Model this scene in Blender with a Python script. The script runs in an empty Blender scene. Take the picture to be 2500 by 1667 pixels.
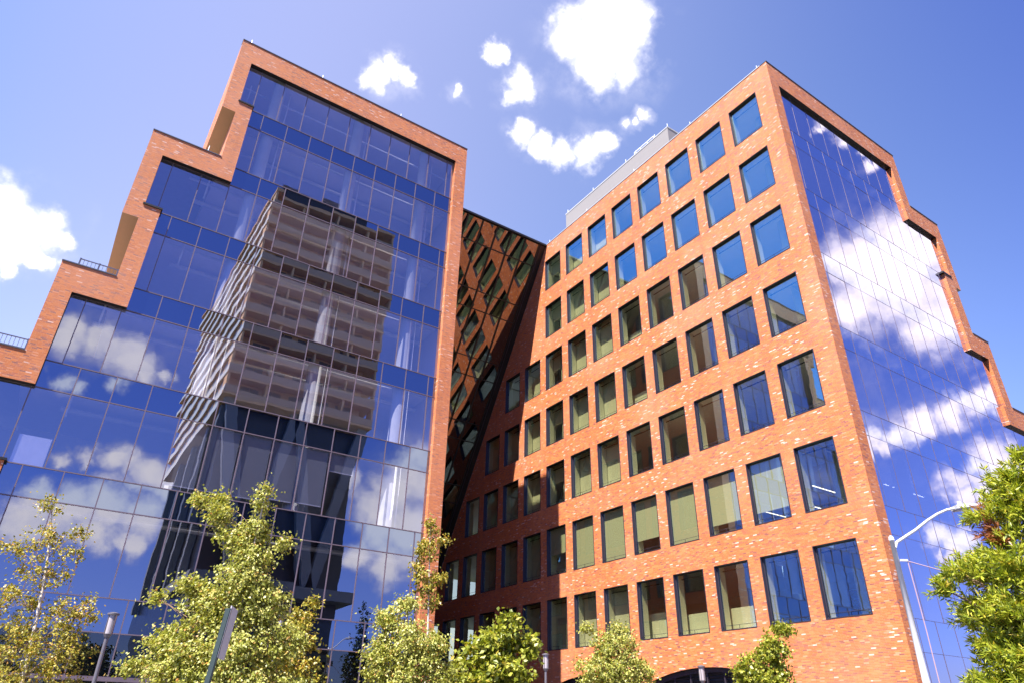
import bpy, bmesh, math, random
from mathutils import Vector, Matrix
from mathutils.geometry import tessellate_polygon
R = math.radians
sc = bpy.context.scene
COL = sc.collection
H = 1.6          # eye height: geometry below is written relative to the eye, ground is at -H

# ------------------------------------------------------------------ node helpers
def newmat(name):
    m = bpy.data.materials.new(name); m.use_nodes = True
    nt = m.node_tree; nt.nodes.clear()
    return m, nt
def N(nt, t, **kw):
    n = nt.nodes.new(t)
    for k, v in kw.items():
        if k.startswith('i_'): 
            key = k[2:]
            n.inputs[int(key) if key.isdigit() else key.replace('_', ' ')].default_value = v
        else: setattr(n, k, v)
    return n
def L(nt, a, b): nt.links.new(a, b)
def mth(nt, op, a, b=None, c=None, clamp=False):
    n = nt.nodes.new('ShaderNodeMath'); n.operation = op; n.use_clamp = clamp
    for k, v in enumerate((a, b, c)):
        if v is None: continue
        if isinstance(v, (int, float)): n.inputs[k].default_value = v
        else: L(nt, v, n.inputs[k])
    return n.outputs[0]
def ramp(nt, fac, stops, interp='LINEAR'):
    n = nt.nodes.new('ShaderNodeValToRGB'); n.color_ramp.interpolation = interp
    e = n.color_ramp.elements
    while len(e) < len(stops): e.new(0.5)
    for k, (p, c) in enumerate(stops):
        e[k].position = p; e[k].color = (*c, 1) if len(c) == 3 else c
    L(nt, fac, n.inputs[0]); return n.outputs[0]
def mixc(nt, fac, a, b, mode='MIX'):
    n = nt.nodes.new('ShaderNodeMix'); n.data_type = 'RGBA'; n.blend_type = mode
    for sck, v in ((n.inputs[0], fac), (n.inputs[6], a), (n.inputs[7], b)):
        if isinstance(v, (int, float)): sck.default_value = v
        elif isinstance(v, tuple): sck.default_value = (*v, 1) if len(v) == 3 else v
        else: L(nt, v, sck)
    return n.outputs[2]
def out(nt, sh):
    o = nt.nodes.new('ShaderNodeOutputMaterial'); L(nt, sh, o.inputs[0])
def simple(name, col, rough=0.6, metal=0.0, var=0.12, scale=3.0, emit=None):
    m, nt = newmat(name)
    b = N(nt, 'ShaderNodeBsdfPrincipled')
    g = N(nt, 'ShaderNodeNewGeometry')
    n = N(nt, 'ShaderNodeTexNoise', i_Scale=scale, i_Detail=5.0, i_Roughness=0.6)
    L(nt, g.outputs['Position'], n.inputs['Vector'])
    c = mixc(nt, n.outputs[0], tuple(x * (1 - var) for x in col), tuple(min(1, x * (1 + var)) for x in col))
    L(nt, c, b.inputs['Base Color'])
    b.inputs['Roughness'].default_value = rough; b.inputs['Metallic'].default_value = metal
    if emit:
        b.inputs['Emission Color'].default_value = (*emit[0], 1); b.inputs['Emission Strength'].default_value = emit[1]
    out(nt, b.outputs[0]); return m

def brick_material(name='brick'):
    m, nt = newmat(name)
    BW, BH = 0.20, 0.053
    g = N(nt, 'ShaderNodeNewGeometry')
    s = N(nt, 'ShaderNodeSeparateXYZ'); L(nt, g.outputs['Position'], s.inputs[0])
    u = mth(nt, 'ADD', s.outputs[0], s.outputs[1])
    vr = mth(nt, 'DIVIDE', s.outputs[2], BH)
    row = mth(nt, 'FLOOR', vr)
    wn0 = N(nt, 'ShaderNodeTexWhiteNoise', noise_dimensions='1D'); L(nt, row, wn0.inputs['W'])
    ur = mth(nt, 'ADD', mth(nt, 'DIVIDE', u, BW), wn0.outputs[0])
    colid = mth(nt, 'FLOOR', ur)
    cmb = N(nt, 'ShaderNodeCombineXYZ'); L(nt, colid, cmb.inputs[0]); L(nt, row, cmb.inputs[1])
    wn = N(nt, 'ShaderNodeTexWhiteNoise', noise_dimensions='2D'); L(nt, cmb.outputs[0], wn.inputs['Vector'])
    # pale bricks come in loose clusters
    cl = N(nt, 'ShaderNodeTexNoise', i_Scale=0.55, i_Detail=2.0); L(nt, g.outputs['Position'], cl.inputs['Vector'])
    shift = mth(nt, 'MULTIPLY_ADD', cl.outputs[0], 0.16, -0.08)
    r = mth(nt, 'ADD', wn.outputs[0], shift)
    c = ramp(nt, r, [(0.0, (0.250, 0.083, 0.065)), (0.06, (0.440, 0.116, 0.052)), (0.22, (0.530, 0.143, 0.036)),
                     (0.50, (0.570, 0.163, 0.039)), (0.72, (0.620, 0.198, 0.058)), (0.925, (0.630, 0.264, 0.143)), (0.976, (0.720, 0.506, 0.429))], 'CONSTANT')
    # broad weathering; pale patches also paint in sun glare off the left wing's glass
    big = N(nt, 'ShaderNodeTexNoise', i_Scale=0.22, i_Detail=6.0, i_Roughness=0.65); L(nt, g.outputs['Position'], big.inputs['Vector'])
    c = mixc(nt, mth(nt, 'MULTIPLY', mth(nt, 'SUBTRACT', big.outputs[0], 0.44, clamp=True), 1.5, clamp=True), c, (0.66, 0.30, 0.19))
    sm = N(nt, 'ShaderNodeVectorMath', operation='MULTIPLY'); L(nt, g.outputs['Position'], sm.inputs[0]); sm.inputs[1].default_value = (2.2, 2.2, 0.16)
    st = N(nt, 'ShaderNodeTexNoise', i_Scale=1.0, i_Detail=4.0, i_Roughness=0.6); L(nt, sm.outputs[0], st.inputs['Vector'])
    c = mixc(nt, mth(nt, 'MULTIPLY', mth(nt, 'SUBTRACT', st.outputs[0], 0.50, clamp=True), 1.6, clamp=True), c, (0.30, 0.085, 0.035))
    fv = mth(nt, 'FRACT', vr); fu = mth(nt, 'FRACT', ur)
    mv = mth(nt, 'LESS_THAN', fv, 0.15); mu = mth(nt, 'LESS_THAN', fu, 0.04)
    mort = mth(nt, 'MAXIMUM', mv, mu)
    c = mixc(nt, mort, c, (0.58, 0.27, 0.15))
    b = N(nt, 'ShaderNodeBsdfPrincipled'); L(nt, c, b.inputs['Base Color'])
    L(nt, mth(nt, 'MULTIPLY_ADD', wn.outputs[0], 0.3, 0.6), b.inputs['Roughness'])
    bp = N(nt, 'ShaderNodeBump', i_Strength=0.5, i_Distance=0.012)
    L(nt, mth(nt, 'SUBTRACT', mth(nt, 'MULTIPLY', wn.outputs[0], 0.5), mort), bp.inputs['Height']); L(nt, bp.outputs[0], b.inputs['Normal'])
    out(nt, b.outputs[0]); return m

def glass_material(name, tint, refl, f0, f1, wave=0.0016, wscale=0.9, opaque=None, power=3.0):
    """coated facade glass: mirror layer over tinted see-through (or an opaque back panel)"""
    m, nt = newmat(name)
    g = N(nt, 'ShaderNodeNewGeometry')
    no = N(nt, 'ShaderNodeTexNoise', i_Scale=wscale, i_Detail=2.0, i_Roughness=0.5); L(nt, g.outputs['Position'], no.inputs['Vector'])
    bp = N(nt, 'ShaderNodeBump', i_Strength=1.0, i_Distance=wave); L(nt, no.outputs[0], bp.inputs['Height'])
    gl = N(nt, 'ShaderNodeBsdfGlossy', i_Roughness=0.0); gl.inputs['Color'].default_value = (*refl, 1)
    L(nt, bp.outputs[0], gl.inputs['Normal'])
    if opaque:
        bk = N(nt, 'ShaderNodeBsdfDiffuse'); bk.inputs['Color'].default_value = (*opaque, 1)
    else:
        bk = N(nt, 'ShaderNodeBsdfTransparent'); bk.inputs['Color'].default_value = (*tint, 1)
    lw = N(nt, 'ShaderNodeLayerWeight', i_Blend=0.5)
    fz = mth(nt, 'MULTIPLY_ADD', mth(nt, 'POWER', lw.outputs['Facing'], power), f1 - f0, f0, clamp=True)
    mx = N(nt, 'ShaderNodeMixShader'); L(nt, fz, mx.inputs[0]); L(nt, bk.outputs[0], mx.inputs[1]); L(nt, gl.outputs[0], mx.inputs[2])
    out(nt, mx.outputs[0]); return m

def leaf_material(name, stops, trans=0.30):
    m, nt = newmat(name)
    g = N(nt, 'ShaderNodeNewGeometry')
    c = ramp(nt, g.outputs['Random Per Island'], stops)
    d = N(nt, 'ShaderNodeBsdfPrincipled', i_Roughness=0.42); L(nt, c, d.inputs['Base Color'])
    t = N(nt, 'ShaderNodeBsdfTranslucent'); L(nt, mixc(nt, 1.0, c, (1.25, 1.2, 0.6), 'MULTIPLY'), t.inputs['Color'])
    mx = N(nt, 'ShaderNodeMixShader', i_0=trans); L(nt, d.outputs[0], mx.inputs[1]); L(nt, t.outputs[0], mx.inputs[2])
    out(nt, mx.outputs[0]); return m

M = {}
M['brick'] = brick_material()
M['dark_metal'] = simple('dark_metal', (0.007, 0.006, 0.007), 0.5, 0.0)
M['jamb_metal'] = simple('jamb_metal', (0.035, 0.028, 0.042), 0.45, 0.0)
M['mullion'] = simple('mullion', (0.17, 0.13, 0.16), 0.5, 0.2)
M['soffit'] = simple('soffit', (0.36, 0.21, 0.11), 0.6, 0.0, 0.08)
M['coping'] = simple('coping', (0.10, 0.11, 0.13), 0.4, 0.3)
M['pale_coping'] = simple('pale_coping', (0.42, 0.42, 0.44), 0.4, 0.0)
M['roof'] = simple('roof', (0.35, 0.35, 0.34), 0.8)
M['concrete'] = simple('concrete', (0.62, 0.64, 0.60), 0.8, 0.0, 0.15, 1.5)
M['ceiling'] = simple('ceiling', (0.86, 0.84, 0.86), 0.8, 0, 0.06)
M['inner_wall'] = simple('inner_wall', (0.82, 0.81, 0.74), 0.8, 0.0, 0.08, 1.0)
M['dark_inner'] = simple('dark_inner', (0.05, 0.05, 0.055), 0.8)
M['pipe'] = simple('pipe', (0.75, 0.76, 0.77), 0.4, 0.1)
M['blind'] = simple('blind', (0.78, 0.79, 0.72), 0.8, 0.0, 0.03, 1.0)
M['blind_grey'] = simple('blind_grey', (0.26, 0.28, 0.30), 0.8, 0.0, 0.05, 1.0)
M['lamp_on'] = simple('lamp_on', (0.9, 0.9, 0.9), 0.5, emit=((1, 0.93, 0.85), 1.4))
M['penthouse'] = simple('penthouse', (0.25, 0.23, 0.22), 0.6, 0.0, 0.07, 0.3)
M['spike'] = simple('spike', (0.78, 0.78, 0.80), 0.35, 0.0)
M['rail'] = simple('rail', (0.10, 0.11, 0.16), 0.4, 0.3)
M['vision'] = glass_material('vision_glass', (0.84, 0.84, 0.96), (0.86, 0.86, 0.98), 0.33, 0.98, 0.0017, 0.65)
M['spandrel'] = glass_material('spandrel_glass', None, (0.60, 0.68, 0.88), 0.36, 0.95, 0.0017, 0.65, opaque=(0.003, 0.006, 0.018))
M['vision_b'] = glass_material('vision_glass_side', (0.40, 0.46, 0.75), (0.98, 0.90, 1.0), 0.42, 0.95, 0.0012, power=1.6)
M['spandrel_b'] = glass_material('spandrel_glass_side', None, (0.94, 0.90, 1.0), 0.42, 0.95, 0.0012, power=1.6, opaque=(0.008, 0.02, 0.12))
M['window_glass'] = glass_material('window_glass', (0.88, 0.90, 0.66), (0.52, 0.84, 1.0), 0.42, 0.95, 0.0012, 1.2, power=2.6)
M['sloped_glass'] = glass_material('sloped_glass', None, (0.80, 0.72, 0.66), 0.24, 0.85, 0.002, 0.8, opaque=(0.004, 0.004, 0.004))
M['storefront'] = glass_material('storefront_glass', (0.5, 0.52, 0.5), (0.8, 0.85, 0.9), 0.12, 0.9, 0.002)
M['mullion_pale'] = simple('mullion_pale', (0.13, 0.10, 0.15), 0.5, 0.1)
M['galv'] = simple('galv', (0.66, 0.66, 0.68), 0.45, 0.1, 0.1, 6)
M['lamp_grey'] = simple('lamp_grey', (0.16, 0.15, 0.17), 0.45, 0.3)
M['lamp_lens'] = simple('lamp_lens', (0.42, 0.38, 0.40), 0.25, 0.0)
M['sign_back'] = simple('sign_back', (0.62, 0.60, 0.66), 0.5, 0.0, 0.04)
M['post_green'] = simple('post_green', (0.05, 0.075, 0.07), 0.5, 0.3, 0.2, 8)
M['wire'] = simple('wire', (0.45, 0.30, 0.34), 0.6)
M['birch_bark'] = simple('birch_bark', (0.62, 0.55, 0.48), 0.8, 0, 0.25, 14)
M['twig'] = simple('twig', (0.26, 0.17, 0.11), 0.9, 0, 0.3, 12)
M['bark'] = simple('bark', (0.10, 0.075, 0.055), 0.9, 0, 0.3, 12)
M['birch_leaf'] = leaf_material('birch_leaf', [(0, (0.16, 0.18, 0.018)), (0.35, (0.33, 0.36, 0.06)), (0.7, (0.50, 0.50, 0.13)), (0.93, (0.58, 0.54, 0.18)), (1, (0.50, 0.24, 0.05))])
M['gold_leaf'] = leaf_material('gold_leaf', [(0, (0.14, 0.15, 0.012)), (0.5, (0.36, 0.33, 0.04)), (0.85, (0.52, 0.42, 0.08)), (1, (0.46, 0.22, 0.04))])
M['linden_leaf'] = leaf_material('linden_leaf', [(0, (0.12, 0.16, 0.012)), (0.5, (0.29, 0.32, 0.03)), (0.9, (0.42, 0.42, 0.06)), (1, (0.46, 0.34, 0.05))])
M['oak_leaf'] = leaf_material('oak_leaf', [(0, (0.12, 0.18, 0.010)), (0.5, (0.33, 0.38, 0.025)), (0.9, (0.52, 0.53, 0.06)), (1, (0.55, 0.40, 0.05))])
M['brown_leaf'] = leaf_material('brown_leaf', [(0, (0.26, 0.08, 0.03)), (1, (0.42, 0.17, 0.06))])
M['dark_leaf'] = leaf_material('dark_leaf', [(0, (0.015, 0.03, 0.008)), (1, (0.05, 0.08, 0.02))], 0.15)
M['tower_wall'] = simple('tower_wall', (0.80, 0.48, 0.25), 0.8, 0, 0.1, 0.4)
M['tower_white'] = simple('tower_white', (0.8, 0.78, 0.74), 0.7, 0, 0.08, 0.4)
M['tower_slab'] = simple('tower_slab', (0.80, 0.47, 0.24), 0.7, 0, 0.08, 0.4)
M['tower_rail'] = simple('tower_rail', (0.56, 0.38, 0.26), 0.4)
M['tower_strut'] = simple('tower_strut', (0.22, 0.22, 0.24), 0.6)
M['tower_glass'] = simple('tower_glass', (0.16, 0.12, 0.09), 0.3)
M['tower_pane'] = simple('tower_pane', (0.34, 0.34, 0.36), 0.3)
M['tower_dark'] = simple('tower_dark', (0.018, 0.018, 0.022), 0.3)

# ------------------------------------------------------------------ mesh helpers
class MB:
    def __init__(s): s.v = []; s.f = []; s.mi = []; s.mats = []
    def m(s, name):
        if name not in s.mats: s.mats.append(name)
        return s.mats.index(name)
    def quad(s, a, b, c, d, mat):
        k = len(s.v); s.v += [tuple(a), tuple(b), tuple(c), tuple(d)]; s.f.append((k, k+1, k+2, k+3)); s.mi.append(s.m(mat))
    def box(s, x0, x1, y0, y1, z0, z1, mat):
        k = len(s.v)
        s.v += [(x0,y0,z0),(x1,y0,z0),(x1,y1,z0),(x0,y1,z0),(x0,y0,z1),(x1,y0,z1),(x1,y1,z1),(x0,y1,z1)]
        for f in ((0,3,2,1),(4,5,6,7),(0,1,5,4),(1,2,6,5),(2,3,7,6),(3,0,4,7)):
            s.f.append(tuple(k+i for i in f)); s.mi.append(s.m(mat))
    def obox(s, a, b, w, h, mat, up=(0,0,1)):
        """box bar from a to b; w across, h along up"""
        a, b = Vector(a), Vector(b); d = (b-a).normalized(); up = Vector(up)
        sx = d.cross(up).normalized(); uz = sx.cross(d).normalized()
        k = len(s.v)
        for p in (a, b):
            for (i, j) in ((-1,-1),(1,-1),(1,1),(-1,1)):
                s.v.append(tuple(p + sx*(i*w/2) + uz*(j*h/2)))
        for f in ((0,1,2,3),(7,6,5,4),(0,4,5,1),(1,5,6,2),(2,6,7,3),(3,7,4,0)):
            s.f.append(tuple(k+i for i in f)); s.mi.append(s.m(mat))
    def tube(s, pts, rad, mat, n=8, cap=True):
        pts = [Vector(p) for p in pts]; k0 = len(s.v)
        for i, p in enumerate(pts):
            d = (pts[min(i+1, len(pts)-1)] - pts[max(i-1, 0)]).normalized()
            ref = Vector((0, 0, 1)) if abs(d.z) < 0.9 else Vector((1, 0, 0))
            a = d.cross(ref).normalized(); b = d.cross(a).normalized()
            r = rad[i] if isinstance(rad, (list, tuple)) else rad
            for j in range(n):
                t = 2*math.pi*j/n; s.v.append(tuple(p + a*(r*math.cos(t)) + b*(r*math.sin(t))))
        mi = s.m(mat)
        for i in range(len(pts)-1):
            for j in range(n):
                s.f.append((k0+i*n+j, k0+i*n+(j+1) % n, k0+(i+1)*n+(j+1) % n, k0+(i+1)*n+j)); s.mi.append(mi)
        if cap:
            s.f.append(tuple(k0+j for j in range(n))); s.mi.append(mi)
            s.f.append(tuple(k0+(len(pts)-1)*n+j for j in range(n))[::-1]); s.mi.append(mi)
    def build(s, name, parent=None, origin=None, smooth=False):
        me = bpy.data.meshes.new(name)
        o0 = Vector(origin) if origin else Vector((0, 0, 0))
        if parent is not None: o0 = wloc(parent)
        me.from_pydata([(v[0]-o0.x, v[1]-o0.y, v[2]+H-o0.z) for v in s.v], [], s.f)
        for nm in s.mats: me.materials.append(M[nm])
        me.polygons.foreach_set('material_index', s.mi)
        if smooth: me.polygons.foreach_set('use_smooth', [True]*len(s.f))
        me.update()
        o = bpy.data.objects.new(name, me); COL.objects.link(o)
        if parent is not None: o.parent = parent
        else: o.location = o0
        return o
def wloc(o):
    v = Vector(o.location)
    while o.parent: o = o.parent; v += o.location
    return v
def thing(name, loc, label, cat, group=None):
    o = bpy.data.objects.new(name, None); COL.objects.link(o); o.location = loc
    o['label'] = label; o['category'] = cat
    if group: o['group'] = group
    return o
def tag(o, label=None, cat=None, group=None, kind=None):
    for k, v in (('label', label), ('category', cat), ('group', group), ('kind', kind)):
        if v: o[k] = v
    return o
SUN_E, SKY_E, EXPO = 5.0, 0.09, 1.5
T_BACK, T_RIGHT, T_LEFT, T_WEST = (0.42, 0.48, 1.0), (1.05, 1.0, 1.2), (2.0, 1.42, 1.36), (0.42, 0.78, 1.25)
CC0, CC1 = (4.6, 4.5, 5.2), (7.2, 7.0, 7.2)
CLO, CHI = -0.05, 1.45
# ================================================================== THE OFFICE BUILDING
bld = thing('office_building', (20, 32, 0), 'orange brick and glass office building with stepped roofline and dark sloped glass between wings', 'building')
ZK = [28.85, 24.65, 20.48, 16.28, 12.12, 7.97, 3.75]          # floor lines (eye level = 0)
SP = 1.15                                                      # spandrel height
YL, YB, XA, XR = 29.6, 13.9, 26.17, 15.6
DEEP = 54.0
def fill(mb, outer, holes, y, mat):
    loops = [[Vector((x, z, 0)) for x, z in outer]] + [[Vector((x, z, 0)) for x, z in h] for h in holes]
    flat = [v for l in loops for v in l]; k = len(mb.v)
    mb.v += [(v.x, y, v.y) for v in flat]
    for t in tessellate_polygon(loops): mb.f.append(tuple(k+i for i in t)); mb.mi.append(mb.m(mat))
def side_strip(mb, poly, y0, y1, matf):
    n = len(poly)
    for i in range(n):
        a, b = poly[i], poly[(i+1) % n]; mt = matf(a, b)
        if mt: mb.quad((a[0], y0, a[1]), (b[0], y0, b[1]), (b[0], y1, b[1]), (a[0], y1, a[1]), mt)

# ---- left wing frame (facing the street) ----
LO = [(0.97, 33.33), (15.6, 33.33), (15.6, -1.6), (-9, -1.6), (-9, 12.2), (-2.88, 12.2), (-2.88, 16.41), (-0.85, 16.41),
      (-0.85, 19.65), (-1.52, 19.65), (-1.52, 24.77), (1.65, 24.77), (1.65, 28.0), (0.97, 28.0)]
LI = [(1.7, 31.87), (14.83, 31.87), (14.83, -1.55), (-2.16, -1.55), (-2.16, 7.97), (-4.4, 7.97), (-4.4, 10.97), (-2.16, 10.97),
      (-2.16, 15.13), (-0.1, 15.13), (-0.1, 20.48), (-0.8, 20.48), (-0.8, 23.5), (2.4, 23.5), (2.4, 28.85), (1.7, 28.85)]
REC = 0.30; RECB = 0.22
mb = MB()
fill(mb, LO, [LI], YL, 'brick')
def lside(a, b):
    if a[1] == b[1]:
        if abs(a[1]-28.0) < .01 or abs(a[1]-19.65) < .01: return 'soffit'
        if a[1] < 0: return None
        return 'roof'
    if a[0] == 15.6 and b[0] == 15.6: return None                 # side wall with windows: own mesh
    return 'brick'
side_strip(mb, LO, YL, DEEP, lside)
def lrev(a, b):                                                    # reveals of the big opening
    if abs(a[0]-14.83) < .01 and abs(b[0]-14.83) < .01: return 'brick'
    return None
side_strip(mb, LI, YL, YL+REC, lrev)
mb.build('brick_wall', bld)
mb = MB()                                                          # dark metal lining of soffits and left jambs, 3 mm proud
for i in range(len(LI)):
    a, b = LI[i], LI[(i+1) % len(LI)]
    if lrev(a, b): continue
    mb.quad((a[0], YL+.01, a[1]), (b[0], YL+.01, b[1]), (b[0], YL+REC, b[1]), (a[0], YL+REC, a[1]), 'dark_metal')
for (x0, x1, z) in ((1.62, 2.45, 28.85), (-0.88, -0.05, 20.48), (-2.95, -2.1, 7.97)):
    le = MB(); le.box(x0, x1, YL-.05, YL+REC, z-.03, z+.06, 'dark_metal'); le.build('metal_ledge', bld)
mb.build('opening_lining', bld)
for (x0, x1, z) in ((0.95, 15.62, 33.33), (-1.54, 1.64, 24.77), (-2.9, -0.86, 16.41), (-9, -2.89, 12.2)):
    mb = MB(); mb.box(x0, x1, YL-.03, YL+.42, z+.003, z+.055, 'coping'); mb.build('roof_coping', bld)

def railing(x0, x1, y, z, h=0.62, step=.14):
    m_ = MB()
    m_.box(x0, x1, y-.02, y+.02, z+h-.04, z+h, 'rail'); m_.box(x0, x1, y-.015, y+.015, z+.06, z+.1, 'rail')
    n = max(2, int((x1-x0)/1.3)); 
    for i in range(n+1):
        xx = x0+(x1-x0)*i/n; m_.box(xx-.03, xx+.03, y-.03, y+.03, z-.8, z+h+.02, 'rail')
    k = int((x1-x0)/step)
    for i in range(1, k): 
        xx = x0+(x1-x0)*i/k; m_.box(xx-.008, xx+.008, y-.008, y+.008, z+.1, z+h-.04, 'rail')
    return m_.build('terrace_railing', bld)
railing(-2.35, -0.9, 30.25, 16.5); railing(-1.0, 1.6, 30.2, 24.82, .42); railing(-8, -2.95, 30.2, 12.28, .62); railing(1.5, 15.3, 30.3, 33.4, .28)

# ---- right wing street frame ----
BO = [(26.17, 33.43), (39.15, 33.43), (39.15, 29.12), (42.4, 29.12), (42.4, 23.97), (41.8, 23.97), (41.8, 20.7), (43.67, 20.7), (43.67, 16.43),
      (47, 16.43), (47, -1.6), (26.17, -1.6)]
BI = [(26.92, 31.92), (38.3, 31.92), (38.3, 27.7), (41.55, 27.7), (41.55, 24.65), (40.78, 24.65), (40.78, 19.33), (42.84, 19.33), (42.84, 16.28),
      (42.5, 16.28), (42.5, 15.13), (46, 15.13), (46, -1.55), (26.92, -1.55)]
mb = MB()
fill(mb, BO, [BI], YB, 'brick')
def bside(a, b):
    if a[0] == b[0] == 26.17 or (a[1] < 0 and b[1] < 0): return None
    if a[1] == b[1]: return 'roof'
    return 'brick'
side_strip(mb, BO, YB, DEEP+6, bside)
def brev(a, b): return 'brick' if (a[0] == b[0] and a[1] > b[1]) else None
side_strip(mb, BI, YB, YB+RECB, brev)
mb.build('brick_wall', bld)
mb = MB()
for i in range(len(BI)):
    a, b = BI[i], BI[(i+1) % len(BI)]
    if brev(a, b): continue
    mb.quad((a[0], YB+.01, a[1]), (b[0], YB+.01, b[1]), (b[0], YB+RECB, b[1]), (a[0], YB+RECB, a[1]), 'dark_metal')
mb.build('opening_lining', bld)
mb = MB(); mb.box(40.6, 41.62, YB-.04, YB+RECB, 24.6, 24.72, 'dark_metal'); mb.build('metal_ledge', bld)
for (x0, x1, z) in ((26.15, 39.17, 33.43), (39.16, 42.42, 29.12), (41.82, 43.69, 20.7), (43.68, 47, 16.43)):
    mb = MB(); mb.box(x0, x1, YB-.03, YB+.4, z+.003, z+.05, 'coping'); mb.build('roof_coping', bld)
mb = MB(); mb.box(26.14, 26.5, YB+.42, 35.1, 33.433, 33.5, 'pale_coping'); mb.build('roof_coping', bld)

# ---- courtyard wall with punched windows (plane x = XA), also used for the hidden flank of the left wing ----
WP = 2.617
HEAD = [31.9, 27.72, 23.58, 19.36, 15.14, 10.94, 6.68]
SILL = [29.15, 24.95, 20.76, 16.55, 12.35, 8.05, 3.86]
NCOL = [8, 8, 10, 11, 12, 13, 14]
def wy(i): return 14.93 + WP*i, 14.93 + WP*i + 1.955
def wall_rows(mb, x, ya, yb, colsy, ztop, zlow, counts):
    zs = ztop
    for r in range(7):
        mb.quad((x, ya, HEAD[r]), (x, yb, HEAD[r]), (x, yb, zs), (x, ya, zs), 'brick')
        e = ya
        for i in range(counts[r]):
            a, b = colsy(i)
            mb.quad((x, e, SILL[r]), (x, a, SILL[r]), (x, a, HEAD[r]), (x, e, HEAD[r]), 'brick'); e = b
        mb.quad((x, e, SILL[r]), (x, yb, SILL[r]), (x, yb, HEAD[r]), (x, e, HEAD[r]), 'brick')
        zs = SILL[r]
    mb.quad((x, ya, zlow), (x, yb, zlow), (x, yb, zs), (x, ya, zs), 'brick')
mb = MB()
YE = 58.0
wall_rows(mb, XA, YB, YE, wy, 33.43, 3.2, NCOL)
# ground floor with three broad segmental arches
ARC = [23.45, 31.3, 39.15]; ARR = 11.8; AHW = 3.25; AZ = 2.46
def az(dy): return AZ - (ARR - math.sqrt(ARR*ARR - dy*dy))
e = YB
for c in ARC:
    mb.quad((XA, e, -1.6), (XA, c-AHW, -1.6), (XA, c-AHW, 3.2), (XA, e, 3.2), 'brick')
    n = 20
    for i in range(n):
        d0 = -AHW + 2*AHW*i/n; d1 = -AHW + 2*AHW*(i+1)/n
        mb.quad((XA, c+d0, az(d0)), (XA, c+d1, az(d1)), (XA, c+d1, 3.2), (XA, c+d0, 3.2), 'brick')
        mb.quad((XA, c+d0, az(d0)), (XA+.35, c+d0, az(d0)), (XA+.35, c+d1, az(d1)), (XA, c+d1, az(d1)), 'dark_metal')
    for sg in (-1, 1):
        mb.quad((XA, c+sg*AHW, -1.6), (XA+.35, c+sg*AHW, -1.6), (XA+.35, c+sg*AHW, az(AHW)), (XA, c+sg*AHW, az(AHW)), 'brick')
    e = c + AHW
mb.quad((XA, e, -1.6), (XA, YE, -1.6), (XA, YE, 3.2), (XA, e, 3.2), 'brick')
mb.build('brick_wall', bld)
for c in ARC:
    f = MB(); n = 20
    for i in range(n):
        d0 = -AHW + 2*AHW*i/n; d1 = -AHW + 2*AHW*(i+1)/n; q = .2
        f.quad((XA+.2, c+d0, az(d0)-q), (XA+.2, c+d1, az(d1)-q), (XA+.2, c+d1, az(d1)-.002), (XA+.2, c+d0, az(d0)-.002), 'jamb_metal')
        f.quad((XA+.2, c+d0, az(d0)-q), (XA+.3, c+d0, az(d0)-q), (XA+.3, c+d1, az(d1)-q), (XA+.2, c+d1, az(d1)-q), 'jamb_metal')
    for k in range(-3, 4): f.box(XA+.22, XA+.3, c+k*1.0-.03, c+k*1.0+.03, -1.6, az(k*1.0)-.2, 'jamb_metal')
    fo = f.build('arch_frame', bld)
    lv = MB()
    lv.box(XA+.5, XA+.52, c-AHW, c+AHW, -1.6, 2.5, 'dark_inner')
    for k in range(26): lv.obox((XA+.42, c-AHW+.02, 2.2-.145*k), (XA+.42, c+AHW-.02, 2.2-.145*k), .10, .012, 'jamb_metal', (0.6, 0, 1))
    lv.build('louvre', fo)

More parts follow.
